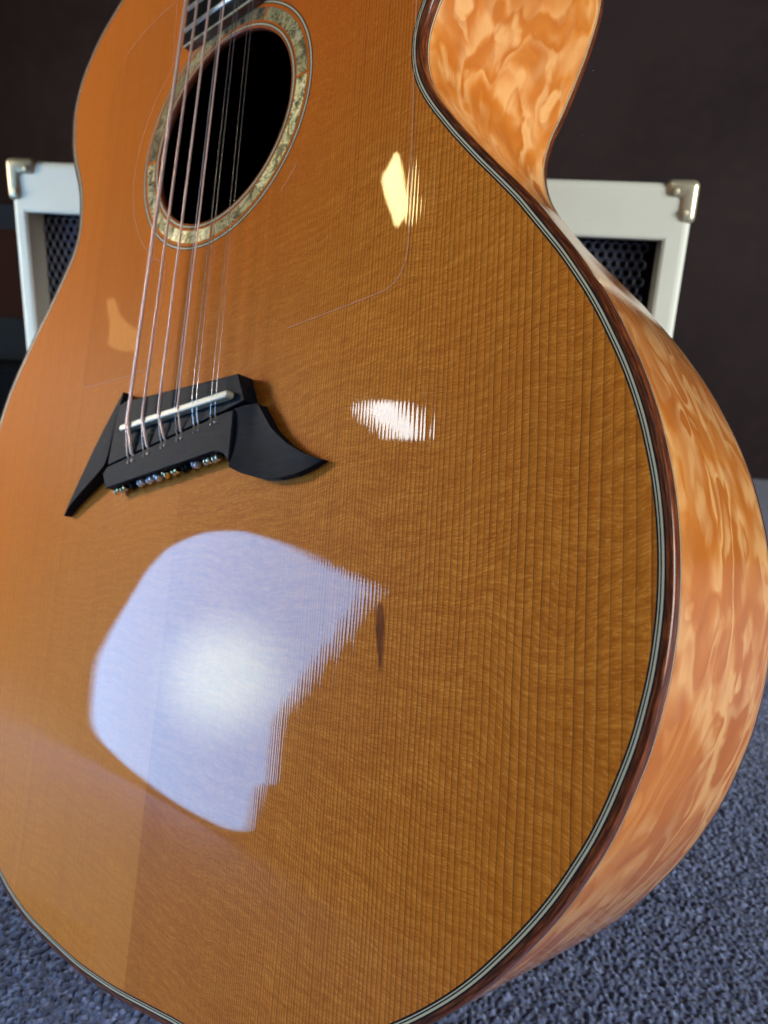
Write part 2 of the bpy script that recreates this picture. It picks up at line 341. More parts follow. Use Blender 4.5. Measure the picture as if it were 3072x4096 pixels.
def bevel(o, w, seg=2, angle=0.6):
    md = o.modifiers.new('bevel', 'BEVEL'); md.width = w; md.segments = seg; md.limit_method = 'ANGLE'; md.angle_limit = angle
    md.harden_normals = False
    return o
def prism(name, poly, z0, z1, mat, parent, bev=0.0, smooth=False, space=gobj):
    """outline (x, y[, ztop]) extruded from z0 up to z1 (or to the point's own ztop)"""
    n = len(poly)
    top = [(p[0], p[1], p[2] if len(p) > 2 else z1) for p in poly]; bot = [(p[0], p[1], z0) for p in poly]
    faces = [tuple(range(n)), tuple(range(2 * n - 1, n - 1, -1))] + [(i, n + i, n + (i + 1) % n, (i + 1) % n) for i in range(n)]
    o = space(name, top + bot, faces, mat, parent); fix_normals(o)
    if bev: bevel(o, bev, 2)
    return o
def box(name, lo, hi, mat, parent, bev=0.0, space=mesh_obj, seg=2):
    (x0, y0, z0), (x1, y1, z1) = lo, hi
    v = [(x0, y0, z0), (x1, y0, z0), (x1, y1, z0), (x0, y1, z0), (x0, y0, z1), (x1, y0, z1), (x1, y1, z1), (x0, y1, z1)]
    f = [(3, 2, 1, 0), (4, 5, 6, 7), (0, 1, 5, 4), (1, 2, 6, 5), (2, 3, 7, 6), (3, 0, 4, 7)]
    o = space(name, v, f, mat, parent)
    if bev: bevel(o, bev, seg)
    return o

# ------------------------------------------------------------------ outline of the body (mm, guitar frame, clockwise from the treble waist)
CONTOUR = [[121.0,5.0],[118.0,-3.4],[116.8,-12.2],[117.5,-21.1],[119.8,-29.7],[123.6,-37.8],[128.2,-45.5],[133.2,-52.9],[138.4,-60.3],[143.8,-67.5],[149.3,-74.7],[154.9,-81.7],[160.5,-88.7],[166.0,-95.8],[171.1,-103.2],[176.2,-110.6],[181.3,-118.1],[186.0,-125.8],[190.5,-133.6],[194.6,-141.6],[198.3,-149.8],[201.8,-158.1],[204.8,-166.5],[207.4,-175.2],[209.4,-183.9],[211.1,-192.8],[212.2,-201.7],[212.8,-210.7],[212.9,-219.7],[212.5,-228.6],[211.5,-237.6],[210.0,-246.4],[207.9,-255.2],[205.4,-263.8],[202.2,-272.2],[198.7,-280.5],[194.7,-288.6],[190.1,-296.3],[185.2,-303.8],[179.8,-311.0],[174.0,-317.9],[167.9,-324.6],[161.7,-331.0],[155.0,-337.1],[148.0,-342.7],[140.7,-348.0],[133.2,-352.9],[125.4,-357.4],[117.4,-361.6],[109.3,-365.5],[101.1,-369.1],[92.7,-372.4],[84.2,-375.3],[75.5,-377.8],[66.8,-380.0],[58.0,-381.8],[49.1,-383.0],[40.2,-383.2],[31.2,-383.1],[22.2,-383.3],[13.2,-383.5],[4.2,-383.7],[-4.8,-383.8],[-13.8,-383.6],[-22.8,-383.1],[-31.8,-382.5],[-40.7,-381.5],[-49.6,-380.1],[-58.5,-378.6],[-67.3,-377.0],[-76.2,-375.2],[-84.9,-373.0],[-93.4,-370.2],[-101.8,-366.9],[-109.9,-363.0],[-117.8,-358.8],[-125.7,-354.3],[-133.3,-349.7],[-140.7,-344.5],[-147.8,-339.0],[-154.7,-333.2],[-160.9,-326.7],[-166.8,-319.9],[-172.3,-312.9],[-177.2,-305.4],[-181.9,-297.7],[-186.1,-289.7],[-189.6,-281.5],[-192.8,-273.0],[-195.5,-264.5],[-197.5,-255.7],[-199.1,-246.9],[-200.3,-238.0],[-200.9,-229.0],[-201.2,-220.0],[-201.2,-211.0],[-200.6,-202.1],[-199.7,-193.1],[-198.8,-184.1],[-197.5,-175.2],[-195.7,-166.4],[-193.9,-157.6],[-192.1,-148.8],[-190.1,-140.0],[-187.9,-131.3],[-185.4,-122.7],[-182.2,-114.2],[-178.5,-106.1],[-173.9,-98.3],[-168.8,-90.9],[-163.6,-83.6],[-158.2,-76.4],[-152.6,-69.4],[-146.8,-62.5],[-141.2,-55.5],[-135.8,-48.2],[-130.6,-40.9],[-125.8,-33.4],[-122.6,-25.1],[-121.4,-16.4],[-121.9,-7.5],[-123.6,1.4],[-126.2,9.9],[-129.7,18.2],[-133.9,26.2],[-138.1,34.1],[-141.7,42.4],[-144.4,50.9],[-146.3,59.7],[-147.6,68.5],[-147.5,77.4],[-145.8,86.1],[-142.6,94.5],[-138.1,102.2],[-132.8,109.4],[-126.5,115.8],[-119.5,121.3],[-112.1,126.4],[-104.4,131.1],[-96.5,135.3],[-88.5,139.5],[-80.3,143.2],[-71.8,145.6],[-62.9,147.4],[-54.1,149.2],[-45.3,150.8],[-36.4,152.0],[-27.4,152.5],[-18.4,152.8],[-9.4,153.1],[-0.4,153.3],[8.6,153.3],[17.6,153.1],[26.6,152.8],[35.6,152.5],[44.5,151.6],[53.4,150.2],[62.3,148.6],[71.1,147.0],[79.8,144.8],[87.9,141.1],[95.8,136.8],[103.7,132.5],[111.1,127.6],[117.6,121.5],[123.6,114.8],[129.5,108.0],[134.6,100.7],[138.7,92.7],[142.2,84.5],[144.4,76.0],[144.5,67.1],[143.2,58.3],[140.8,49.6],[137.8,41.1],[134.5,32.8],[130.9,24.5],[127.1,16.4],[122.8,8.5]]
CT = np.array(CONTOUR)
def catmull(P, k):
    n = len(P); out = []
    for i in range(n):
        a, b, c, d = P[i - 1], P[i], P[(i + 1) % n], P[(i + 2) % n]
        for j in range(k):
            t = j / k
            out.append(0.5 * ((2 * b) + (c - a) * t + (2 * a - 5 * b + 4 * c - d) * t * t + (3 * b - a - 3 * c + d) * t ** 3))
    return np.array(out)
CT = np.roll(catmull(CT, 3), -400, 0); NC = len(CT)
T = np.roll(CT, -1, 0) - np.roll(CT, 1, 0); T /= np.linalg.norm(T, axis=1)[:, None]
NRM = np.c_[-T[:, 1], T[:, 0]]
k = np.exp(-.5 * (np.arange(-6, 7) / 2.5) ** 2); k /= k.sum()
NRM = sum(np.roll(NRM, i - 6, 0) * k[i] for i in range(13)); NRM /= np.linalg.norm(NRM, axis=1)[:, None]
ARC = np.r_[0, np.cumsum(np.linalg.norm(np.roll(CT, -1, 0) - CT, axis=1))]
def sweep(name, profile, mat, parent, smooth=True):
    """closed strip round the outline; profile = (offset outward, z) points"""
    m_ = len(profile); V = []; UV = []
    cum = np.r_[0, np.cumsum([math.dist(profile[i], profile[i + 1]) for i in range(m_ - 1)])]
    for i in range(NC + 1):
        j = i % NC
        for q, (w, z) in enumerate(profile):
            V.append((CT[j, 0] + NRM[j, 0] * w, CT[j, 1] + NRM[j, 1] * w, z)); UV.append((ARC[i], cum[q]))
    F = [(i * m_ + q, i * m_ + q + 1, (i + 1) * m_ + q + 1, (i + 1) * m_ + q) for i in range(NC) for q in range(m_ - 1)]
    return gobj(name, V, F, mat, parent, uvs=UV, smooth=smooth)
def ring(name, r0, r1, z, mat, parent, a0=0.0, a1=2 * math.pi, n=128, thick=0.0):
    V = []; F = []
    for i in range(n + 1):
        a = a0 + (a1 - a0) * i / n
        V += [(r0 * math.cos(a), r0 * math.sin(a), z), (r1 * math.cos(a), r1 * math.sin(a), z)]
    F = [(2 * i, 2 * i + 1, 2 * i + 3, 2 * i + 2) for i in range(n)]
    if thick:
        o_ = len(V); V += [(x, y, zz - thick) for x, y, zz in V]
        F += [(2 * i, 2 * i + 2, o_ + 2 * i + 2, o_ + 2 * i) for i in range(n)] + [(2 * i + 1, o_ + 2 * i + 1, o_ + 2 * i + 3, 2 * i + 3) for i in range(n)]
        F += [(0, o_, o_ + 1, 1), (2 * n, 2 * n + 1, o_ + 2 * n + 1, o_ + 2 * n)]
    return gobj(name, V, F, mat, parent)
def tube(name, path, r, mat, parent, seg=8, space=gobj):
    P = [np.asarray(p, float) for p in path]; V = []; UV = []; F = []; L = 0
    up = np.array([0, 0, 1.0])
    for i, p in enumerate(P):
        d = (P[min(i + 1, len(P) - 1)] - P[max(i - 1, 0)]); d /= np.linalg.norm(d)
        a = np.cross(d, up); a /= np.linalg.norm(a); b = np.cross(a, d)
        if i: L += np.linalg.norm(P[i] - P[i - 1])
        for s_ in range(seg + 1):
            t = 2 * math.pi * s_ / seg
            V.append(p + r * (a * math.cos(t) + b * math.sin(t))); UV.append((L, s_))
    w = seg + 1
    F = [(i * w + s_, i * w + s_ + 1, (i + 1) * w + s_ + 1, (i + 1) * w + s_) for i in range(len(P) - 1) for s_ in range(seg)]
    F += [tuple(range(seg - 1, -1, -1)), tuple((len(P) - 1) * w + s_ for s_ in range(seg))]
    return space(name, V, F, mat, parent, uvs=UV, smooth=True)

# ------------------------------------------------------------------ setting: carpet, wall
box('carpet', (-2.6, -2.4, -0.03), (2.6, 1.7, -0.0022), M['carpet'], None)
tag(bpy.data.objects['carpet'], 'slate blue carpet under the guitar and the amplifier', kind='structure')
def make_pile(x0, x1, y0, y1, step, cell):
    nx = int((x1 - x0) / step); ny = int((y1 - y0) / step)
    X, Y = np.meshgrid(x0 + step * np.arange(nx), y0 + step * np.arange(ny)); X = X.ravel(); Y = Y.ravel()
    gx = np.floor((X - x0) / cell).astype(int) + 1; gy = np.floor((Y - y0) / cell).astype(int) + 1
    mx_, my_ = gx.max() + 3, gy.max() + 3
    jx = rng.random((mx_, my_)); jy = rng.random((mx_, my_)); rv = rng.random((mx_, my_)); hv = rng.random((mx_, my_)) * 0.9 + 0.35
    best = np.full(X.shape, 9.0); val = np.zeros(X.shape); hh = np.zeros(X.shape)
    for dx in (-1, 0, 1):
        for dy in (-1, 0, 1):
            cx, cy = gx + dx, gy + dy
            d2 = (((cx - 1 + jx[cx, cy]) * cell + x0 - X) ** 2 + ((cy - 1 + jy[cx, cy]) * cell + y0 - Y) ** 2) / cell ** 2
            c_ = d2 < best; best = np.where(c_, d2, best); val = np.where(c_, rv[cx, cy], val); hh = np.where(c_, hv[cx, cy], hh)
    Z = 0.0024 * hh * np.clip(1 - best / 0.75, 0, 1) ** 0.6 - 0.0021
    V = np.c_[X, Y, Z]
    i = np.arange(nx - 1)[None, :] + nx * np.arange(ny - 1)[:, None]; i = i.ravel()
    F = np.c_[i, i + 1, i + nx + 1, i + nx]
    me = bpy.data.meshes.new('carpet_pile')
    me.vertices.add(len(V)); me.vertices.foreach_set('co', V.astype(np.float32).ravel())
    me.loops.add(F.size); me.loops.foreach_set('vertex_index', F.astype(np.int32).ravel())
    me.polygons.add(len(F)); me.polygons.foreach_set('loop_start', np.arange(0, F.size, 4, dtype=np.int32)); me.polygons.foreach_set('loop_total', np.full(len(F), 4, dtype=np.int32))
    me.update(calc_edges=True); me.polygons.foreach_set('use_smooth', np.ones(len(F), dtype=bool))
    a = me.attributes.new('tuft', 'FLOAT', 'POINT'); a.data.foreach_set('value', (0.75 * val + 0.25 * np.clip(1 - best, 0, 1)).astype(np.float32))
    me.materials.append(M['pile']); o = bpy.data.objects.new('carpet_pile', me); COL.objects.link(o)
    return tag(o, 'short looped tufts of the slate blue carpet', kind='stuff')
make_pile(-0.22, 0.56, -0.17, 0.34, 0.0008, 0.0021)

AX = Vector((0.5229, -0.0855, 0)).normalized(); AY = Vector((-AX.y, AX.x, 0))            # along and into the amplifier front
frame_m = Matrix(((AX.x, AY.x, 0, 0), (AX.y, AY.y, 0, 0), (0, 0, 1, 0), (0, 0, 0, 1)))
wall = box('wall', (-2.4, 0.0, 0.0), (2.2, 0.08, 2.5), M['wall'], None)
wall.matrix_world = Matrix.Translation((0.772, 0.965, -0.02)) @ frame_m
tag(wall, 'dark brown purple wall behind the amplifier', 'wall')

# ------------------------------------------------------------------ amplifier
W_, D_, H_ = 0.530, 0.26, 0.403
amp = bpy.data.objects.new('guitar_amplifier', None); COL.objects.link(amp)
amp.matrix_world = Matrix.Translation((-0.2274, 0.2652, 0.0)) @ frame_m
tag(amp, 'cream covered guitar amplifier with dark woven grille standing behind the guitar', 'amplifier')
lft, rgt, topb, botb, rec = 0.0125, 0.018, 0.0387, 0.04, 0.026
def rect(x0, x1, z0, z1, y): return [(x0, y, z0), (x1, y, z0), (x1, y, z1), (x0, y, z1)]
V = rect(0, W_, 0, H_, 0) + rect(lft, W_ - rgt, botb, H_ - topb, 0) + rect(lft, W_ - rgt, botb, H_ - topb, rec) + rect(0, W_, 0, H_, D_)
F = []
for i in range(4):
    j = (i + 1) % 4
    F += [(i, j, 4 + j, 4 + i), (4 + i, 4 + j, 8 + j, 8 + i), (12 + i, 12 + j, j, i)]
F += [(12, 15, 14, 13)]
shell = mesh_obj('cabinet', V, F, M['tolex'], amp); shell.data.materials.append(M['inner'])
fix_normals(shell)
for p in shell.data.polygons:
    if all(i in range(4, 12) for i in p.vertices): p.material_index = 1
bm = bmesh.new(); bm.from_mesh(shell.data)
es = [e for e in bm.edges if all((abs(v.co.x) < 1e-6 or abs(v.co.x - W_) < 1e-6) or (abs(v.co.z) < 1e-6 or abs(v.co.z - H_) < 1e-6) for v in e.verts)
      and not (any(v.co.y > 1e-6 for v in e.verts) and all(v.co.y > 1e-6 for v in e.verts))]
bmesh.ops.bevel(bm, geom=es, offset=0.0055, segments=4, profile=0.5, affect='EDGES')
ei = [e for e in bm.edges if all(abs(v.co.y) < 1e-6 and lft - 1e-5 <= v.co.x <= W_ - rgt + 1e-5 and botb - 1e-5 <= v.co.z <= H_ - topb + 1e-5 for v in e.verts)]
bmesh.ops.bevel(bm, geom=ei, offset=0.0022, segments=2, profile=0.5, affect='EDGES')
bm.to_mesh(shell.data); bm.free()
shell.data.polygons.foreach_set('use_smooth', [False] * len(shell.data.polygons))
box('baffle', (lft, rec - 0.001, botb), (W_ - rgt, rec + 0.004, H_ - topb), M['panel_dark'], amp)
V = []; F = []; cw, ch = 0.0068, 0.0062
for r in range(int((H_ - topb - botb) / ch)):
    for c in range(int((W_ - lft - rgt) / cw) - 1):
        cx = lft + cw * (c + 0.6 + 0.5 * (r % 2)); cz = botb + ch * (r + 0.5); b = len(V)
        for k_ in range(6):
            a = math.pi / 6 + k_ * math.pi / 3
            V += [(cx + cw * 0.577 * math.cos(a), rec - 0.0035, cz + ch * 0.66 * math.sin(a)), (cx + cw * 0.33 * math.cos(a), rec - 0.0016, cz + ch * 0.38 * math.sin(a))]
        F += [(b + 2 * k_, b + (2 * k_ + 2) % 12, b + (2 * k_ + 3) % 12, b + 2 * k_ + 1) for k_ in range(6)]
tag(mesh_obj('grille', V, F, M['grille'], amp), kind='stuff')
def corner(x0, sgn, mat, hz=0.021, vz=0.027, tk=0.0105):
    e = 0.0022
    P = [(-e, e), (hz, e), (hz, -tk), (tk, -tk), (tk, -vz), (-e, -vz)]
    n = len(P); V = [(x0 + sgn * px, -e, H_ + pz) for px, pz in P] + [(x0 + sgn * px, 0.03, H_ + pz) for px, pz in P]
    F = [tuple(range(n)), tuple(range(2 * n - 1, n - 1, -1))] + [(i, n + i, n + (i + 1) % n, (i + 1) % n) for i in range(n)]
    o = mesh_obj('corner_protector', V, F, mat, amp, smooth=True); fix_normals(o); bevel(o, 0.0045, 4, 0.5)
    for px, pz in ((hz - 0.007, -0.006), (0.006, -vz + 0.007)):
        b = bmesh.new(); bmesh.ops.create_uvsphere(b, u_segments=10, v_segments=6, radius=0.0026)
        bmesh.ops.scale(b, vec=(1, 0.5, 1), verts=b.verts); bmesh.ops.translate(b, vec=(x0 + sgn * px, -e - 0.0002, H_ + pz), verts=b.verts)
        me = bpy.data.meshes.new('screw'); b.to_mesh(me); b.free(); me.materials.append(mat)
        s_ = bpy.data.objects.new('screw', me); COL.objects.link(s_); s_.parent = o
    return o
tag(corner(W_, -1, M['nickel']), 'bright nickel corner cap'); tag(corner(0, 1, M['dull'], 0.024, 0.030), 'tarnished brass corner cap')
for fx in (0.05, W_ - 0.05):
    b = tube('handle_mount', [(fx, 0.12, H_), (fx, 0.12, H_ + 0.004)], 0.008, M['casebk'], amp, 10, mesh_obj)

# ------------------------------------------------------------------ equipment case at the left
case = bpy.data.objects.new('equipment_case', None); COL.objects.link(case); case.location = (-0.5, 0.40, 0)
tag(case, 'dark equipment case with grey lid and brown panel left of the amplifier', 'case')
box('base', (-0.35, -0.03, 0.0), (0.225, 0.2, 0.222), M['lid'], case, 0.004)
box('body', (-0.35, 0.0, 0.222), (0.24, 0.2, 0.268), M['casebk'], case, 0.003)
V = [(-0.35, 0.002, 0.268), (0.24, 0.002, 0.268), (0.24, 0.002, 0.352), (-0.35, 0.002, 0.352), (-0.35, 0.2, 0.268), (0.24, 0.2, 0.268), (0.24, 0.2, 0.352), (-0.35, 0.2, 0.352)]
FB = [(3, 2, 1, 0), (4, 5, 6, 7), (0, 1, 5, 4), (1, 2, 6, 5), (2, 3, 7, 6), (3, 0, 4, 7)]
fix_normals(mesh_obj('panel', V, FB, M['brown'], case))
V = [(-0.35, 0.006, 0.352), (0.24, 0.006, 0.352), (0.24, 0.02, 0.376), (-0.35, 0.02, 0.376), (-0.35, 0.2, 0.352), (0.24, 0.2, 0.352), (0.24, 0.2, 0.376), (-0.35, 0.2, 0.376)]
fix_normals(mesh_obj('lid', V, FB, M['lidtop'], case))

# ------------------------------------------------------------------ the guitar
gt = bpy.data.objects.new('acoustic_guitar', None); COL.objects.link(gt)
mw = Matrix.Identity(4); bw = g2w(BASE)
for i in range(3):
    for j in range(3): mw[i][j] = WM[i][j]
    mw[i][3] = bw[i]
gt.matrix_world = mw
tag(gt, 'glossy amber twelve string acoustic guitar leaning back on the blue carpet', 'guitar')

# top in two halves, joined at the centre seam
SX = -1.0; HR = 49.0
i0 = next(i for i in range(NC) if CT[i, 0] < SX and CT[i - 1, 0] >= SX and CT[i, 1] < 0)
i1 = next(i for i in range(NC) if CT[i, 0] >= SX and CT[i - 1, 0] < SX and CT[i, 1] > 0)
def run(a, b):
    out = []; i = a
    while i != b: out.append(tuple(CT[i])); i = (i + 1) % NC
    return out
yb = CT[i0, 1]; yt = CT[i1, 1]; yh = math.sqrt(HR * HR - SX * SX)
aL = [math.atan2(yh, SX) + (2 * math.pi - 2 * math.atan2(yh, SX)) * q / 80 for q in range(81)]
aR = [math.atan2(-yh, SX) + (2 * math.atan2(yh, SX)) * q / 80 for q in range(81)]
polyL = [(SX, yb)] + run(i0, i1) + [(SX, yt)] + [(HR * math.cos(a), HR * math.sin(a)) for a in aL]
polyR = [(SX, yt)] + run(i1, i0) + [(SX, yb)] + [(HR * math.cos(a), HR * math.sin(a)) for a in aR]
def plate(name, poly, z0, z1, mat):
    n = len(poly); bm = bmesh.new()
    vs = [bm.verts.new(v) for v in G([(x, y, z1) for x, y in poly])]
    f = bm.faces.new(vs); f.normal_update()
    if f.normal.z < 0: f.normal_flip()
    bmesh.ops.triangulate(bm, faces=[f], ngon_method='EAR_CLIP')
    low = [bm.verts.new((v.co.x, v.co.y, v.co.z - (z1 - z0) / 1000.0)) for v in vs]
    for fc in list(bm.faces): bm.faces.new([low[vs.index(v)] for v in reversed(fc.verts)])
    for q in range(n): bm.faces.new((vs[q], low[q], low[(q + 1) % n], vs[(q + 1) % n]))
    me = bpy.data.meshes.new(name); bm.to_mesh(me); bm.free(); me.materials.append(mat)
    o = bpy.data.objects.new(name, me); COL.objects.link(o); o.parent = gt
    return o
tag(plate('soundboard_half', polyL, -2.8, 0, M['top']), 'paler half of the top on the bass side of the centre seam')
tag(plate('soundboard_half', polyR, -2.8, 0, M['top']), 'half of the top with a dark resin streak')

# purfling, bindings, rim, back
for w0, w1, mk in ((0, .58, 'black'), (.58, .90, 'white'), (.90, 1.32, 'black'), (1.32, 1.96, 'white'), (1.96, 2.46, 'black')):
    sweep('purfling', [(w0, -1.2), (w0, 0), (w1, 0), (w1, -1.2)] if False else [(w0, 0), (w1, 0)], M[mk], gt, False)
sweep('binding', [(2.46, 0), (3.3, 0), (3.85, -.08), (4.25, -.35), (4.52, -.8), (4.66, -1.4), (4.7, -2.2), (4.7, -4.5)], M['rosewood'], gt)
sweep('side_purfling', [(4.71, -4.5), (4.71, -4.95)], M['white'], gt); sweep('side_purfling', [(4.71, -4.95), (4.71, -5.25)], M['black'], gt)
sweep('rim', [(4.7, -5.25 - i * (92.75 / 6)) for i in range(7)], M['side'], gt)
sweep('side_purfling', [(4.71, -98.0), (4.71, -98.35)], M['black'], gt); sweep('side_purfling', [(4.71, -98.35), (4.71, -98.9)], M['white'], gt)
sweep('back_binding', [(4.7, -98.9), (4.7, -101), (4.62, -101.9), (4.3, -102.6), (3.7, -103), (0.0, -103)], M['rosewood'], gt)
V = [(CT[i, 0], CT[i, 1], -103.0) for i in range(NC)]
gobj('back', V, [tuple(range(NC))], M['maple'], gt)
V = [(CT[i, 0] - NRM[i, 0] * 3, CT[i, 1] - NRM[i, 1] * 3, z) for z in (-3.0, -99.0) for i in range(NC)]
gobj('cavity_shade_liner', V, [(i, NC + i, NC + (i + 1) % NC, (i + 1) % NC) for i in range(NC)] + [tuple(range(NC, 2 * NC))], M['inside'], gt)  # dark liner added; shade inside the body put into its colour

# soundhole edge and rosette
V = []; n = 96; prof = [(49.0, 0.0), (48.75, -0.25), (48.7, -2.8), (49.6, -2.9)]
for i in range(n):
    a = 2 * math.pi * i / n
    V += [(r * math.cos(a), r * math.sin(a), z) for r, z in prof]
gobj('soundhole_edge', V, [(i * 4 + q, i * 4 + q + 1, ((i + 1) % n) * 4 + q + 1, ((i + 1) % n) * 4 + q) for i in range(n) for q in range(3)], M['hole_edge'], gt, smooth=True)
ros = ring('rosette', 49.5, 49.92, 0.12, M['black'], gt)
for r0, r1, mk in ((49.92, 50.75, 'white'), (50.75, 51.2, 'black'), (60.25, 60.7, 'black'), (60.7, 61.5, 'white'), (61.5, 61.95, 'black')):
    ring('ring_line', r0, r1, 0.12, M[mk], ros)
seams = [3.0, 62.3, 178.5, 272.3, 363.0]
for q in range(4):
    a0, a1 = seams[q], seams[q + 1]; k_ = max(3, round((a1 - a0) / 17)); cuts = [a0 + (a1 - a0) * (i + (0 if i in (0, k_) else random.uniform(-.22, .22))) / k_ for i in range(k_ + 1)]
    for i in range(k_):
        g0 = 0.85 if i == 0 else 0.10; g1 = 0.85 if i == k_ - 1 else 0.10
        ring('shell_inlay', 52.3, 58.5, 0.14, M['shell'], ros, math.radians(cuts[i] + g0), math.radians(cuts[i + 1] - g1), 10, 0.1)

# clear pickguards: thin films with a bare edge, one each side of the strings
def arcpts(r, d0, d1, n): return [(r * math.cos(math.radians(d0 + (d1 - d0) * i / n)), r * math.sin(math.radians(d0 + (d1 - d0) * i / n))) for i in range(n + 1)]
pgL = [(-38, -116.5), (-34.5, -115), (-33, -111), (-33, -91), (-31, -72), (-32.2, -62.5)] + arcpts(71, 239, 131, 30)[1:] + [(-50.5, 97), (-60, 96.3), (-70, 94.6), (-80, 92), (-89, 88.5), (-97, 84), (-103, 78), (-106, 68), (-106.5, 50), (-104, 30), (-100.5, 8), (-98, -20), (-97, -60), (-96.5, -90), (-96, -109), (-95, -113.5), (-92, -116), (-87, -116.6), (-60, -116.8)]
pgR = [(42, -117.5), (38, -116.5), (35.5, -113), (35, -100), (34.5, -62)] + arcpts(71, -61, 49, 30)[1:] + [(48, 90), (60, 104), (80, 108), (100, 98), (114, 70), (117.5, 30), (118, 6.6), (118.9, -26.8), (119.9, -48.5), (121.2, -85), (121.5, -97), (120.6, -104.5), (117.8, -109.8), (113, -112.8), (104, -113.8), (81.5, -115.2), (60, -116.6)]
for poly, show in ((pgL, lambda x, y: x > -98 and not (-101 < x < -90 and y < 60 and y > -113)), (pgR, lambda x, y: (x > 46 and y < -40) or x > 112)):
    o = prism('pickguard', poly, 0.16, 0.36, M['film'], gt)
    P = np.array(poly); Tn = np.roll(P, -1, 0) - np.roll(P, 1, 0); Tn /= np.linalg.norm(Tn, axis=1)[:, None]; Nn = np.c_[Tn[:, 1], -Tn[:, 0]]
    ar = 0.5 * np.sum(P[:, 0] * np.roll(P[:, 1], -1) - np.roll(P[:, 0], -1) * P[:, 1])
    if ar > 0: Nn = -Nn
    n = len(P); V = [(*P[i], 0.37) for i in range(n)] + [(*(P[i] + Nn[i] * -0.42), 0.37) for i in range(n)] + [(*P[i], 0.14) for i in range(n)]
    gobj('film_edge', V, [(i, (i + 1) % n, n + (i + 1) % n, n + i) for i in range(n) if show(*P[i]) and show(*P[(i + 1) % n])] + [(i, 2 * n + i, 2 * n + (i + 1) % n, (i + 1) % n) for i in range(n) if show(*P[i]) and show(*P[(i + 1) % n])], M['film_edge'], o)

# fretboard, frets, nut, neck, headstock
Y0, Y1 = 56.8, 488.0
fb = prism('fretboard', [(-32.2, Y0), (32.2, Y0), (24.2, Y1), (-24.2, Y1)], 0.3, 5.0, M['board'], gt, 0.0003)
prism('end_trim', [(-32.2, Y0 - 0.9), (32.2, Y0 - 0.9), (32.2, Y0 - 0.05), (-32.2, Y0 - 0.05)], 0.3, 4.3, M['rosewood2'], fb)
prism('end_line', [(-32.2, Y0 - 0.95), (32.2, Y0 - 0.95), (32.2, Y0 - 0.05), (-32.2, Y0 - 0.05)], 4.3, 4.75, M['white'], fb)
for sx in (-1, 1):
    prism('edge_line', [(sx * 32.25, Y0), (sx * 32.6, Y0), (sx * 24.6, Y1), (sx * 24.25, Y1)], 0.3, 4.9, M['black'], fb)
k_ = 0
while True:
    y = -147 + 212.2 * 2 ** (k_ / 12.0)
    if y > 484: break
    hw = 32.0 - (y - Y0) / (Y1 - Y0) * 8.0
    V = []
    for sx in (-hw, hw):
        V += [(sx, y + 1.4 * math.cos(a), 4.95 + 1.15 * math.sin(a)) for a in np.linspace(0, math.pi, 8)]
    gobj('fret', V, [(i, i + 1, 9 + i, 8 + i) for i in range(7)] + [tuple(range(8)), tuple(range(15, 7, -1))], M['fret'], fb, smooth=True); k_ += 1
prism('nut', [(-24.2, Y1), (24.2, Y1), (24.2, Y1 + 5), (-24.2, Y1 + 5)], 0.3, 7.2, M['bone'], gt, 0.0005)
V = []
for y, hw, dp in ((150, 32, 26), (185, 30.5, 20), (Y1, 24, 15), (Y1 + 25, 24, 15)):
    V += [(hw * math.cos(a), y, 0.3 - dp * math.sin(a) ** 0.8) for a in np.linspace(0, math.pi, 13)]
gobj('neck', V, [(r * 13 + i, r * 13 + i + 1, r * 13 + 14 + i, r * 13 + 13 + i) for r in range(3) for i in range(12)] + [(r * 13, r * 13 + 13, r * 13 + 25, r * 13 + 12) for r in range(3)], M['mahog'], gt, smooth=True)
hs = prism('headstock', [(-26, Y1 + 5), (26, Y1 + 5), (38, Y1 + 40), (34, Y1 + 215), (0, Y1 + 225), (-34, Y1 + 215), (-38, Y1 + 40)], -14, 0.2, M['rosewood2'], gt, 0.001)
for i in range(6):
    for sx in (-1, 1): tube('tuner_post', [(sx * 24, Y1 + 48 + i * 29, 0), (sx * 24.01, Y1 + 48 + i * 29, 9)], 3.0, M['nickel'], hs, 10)

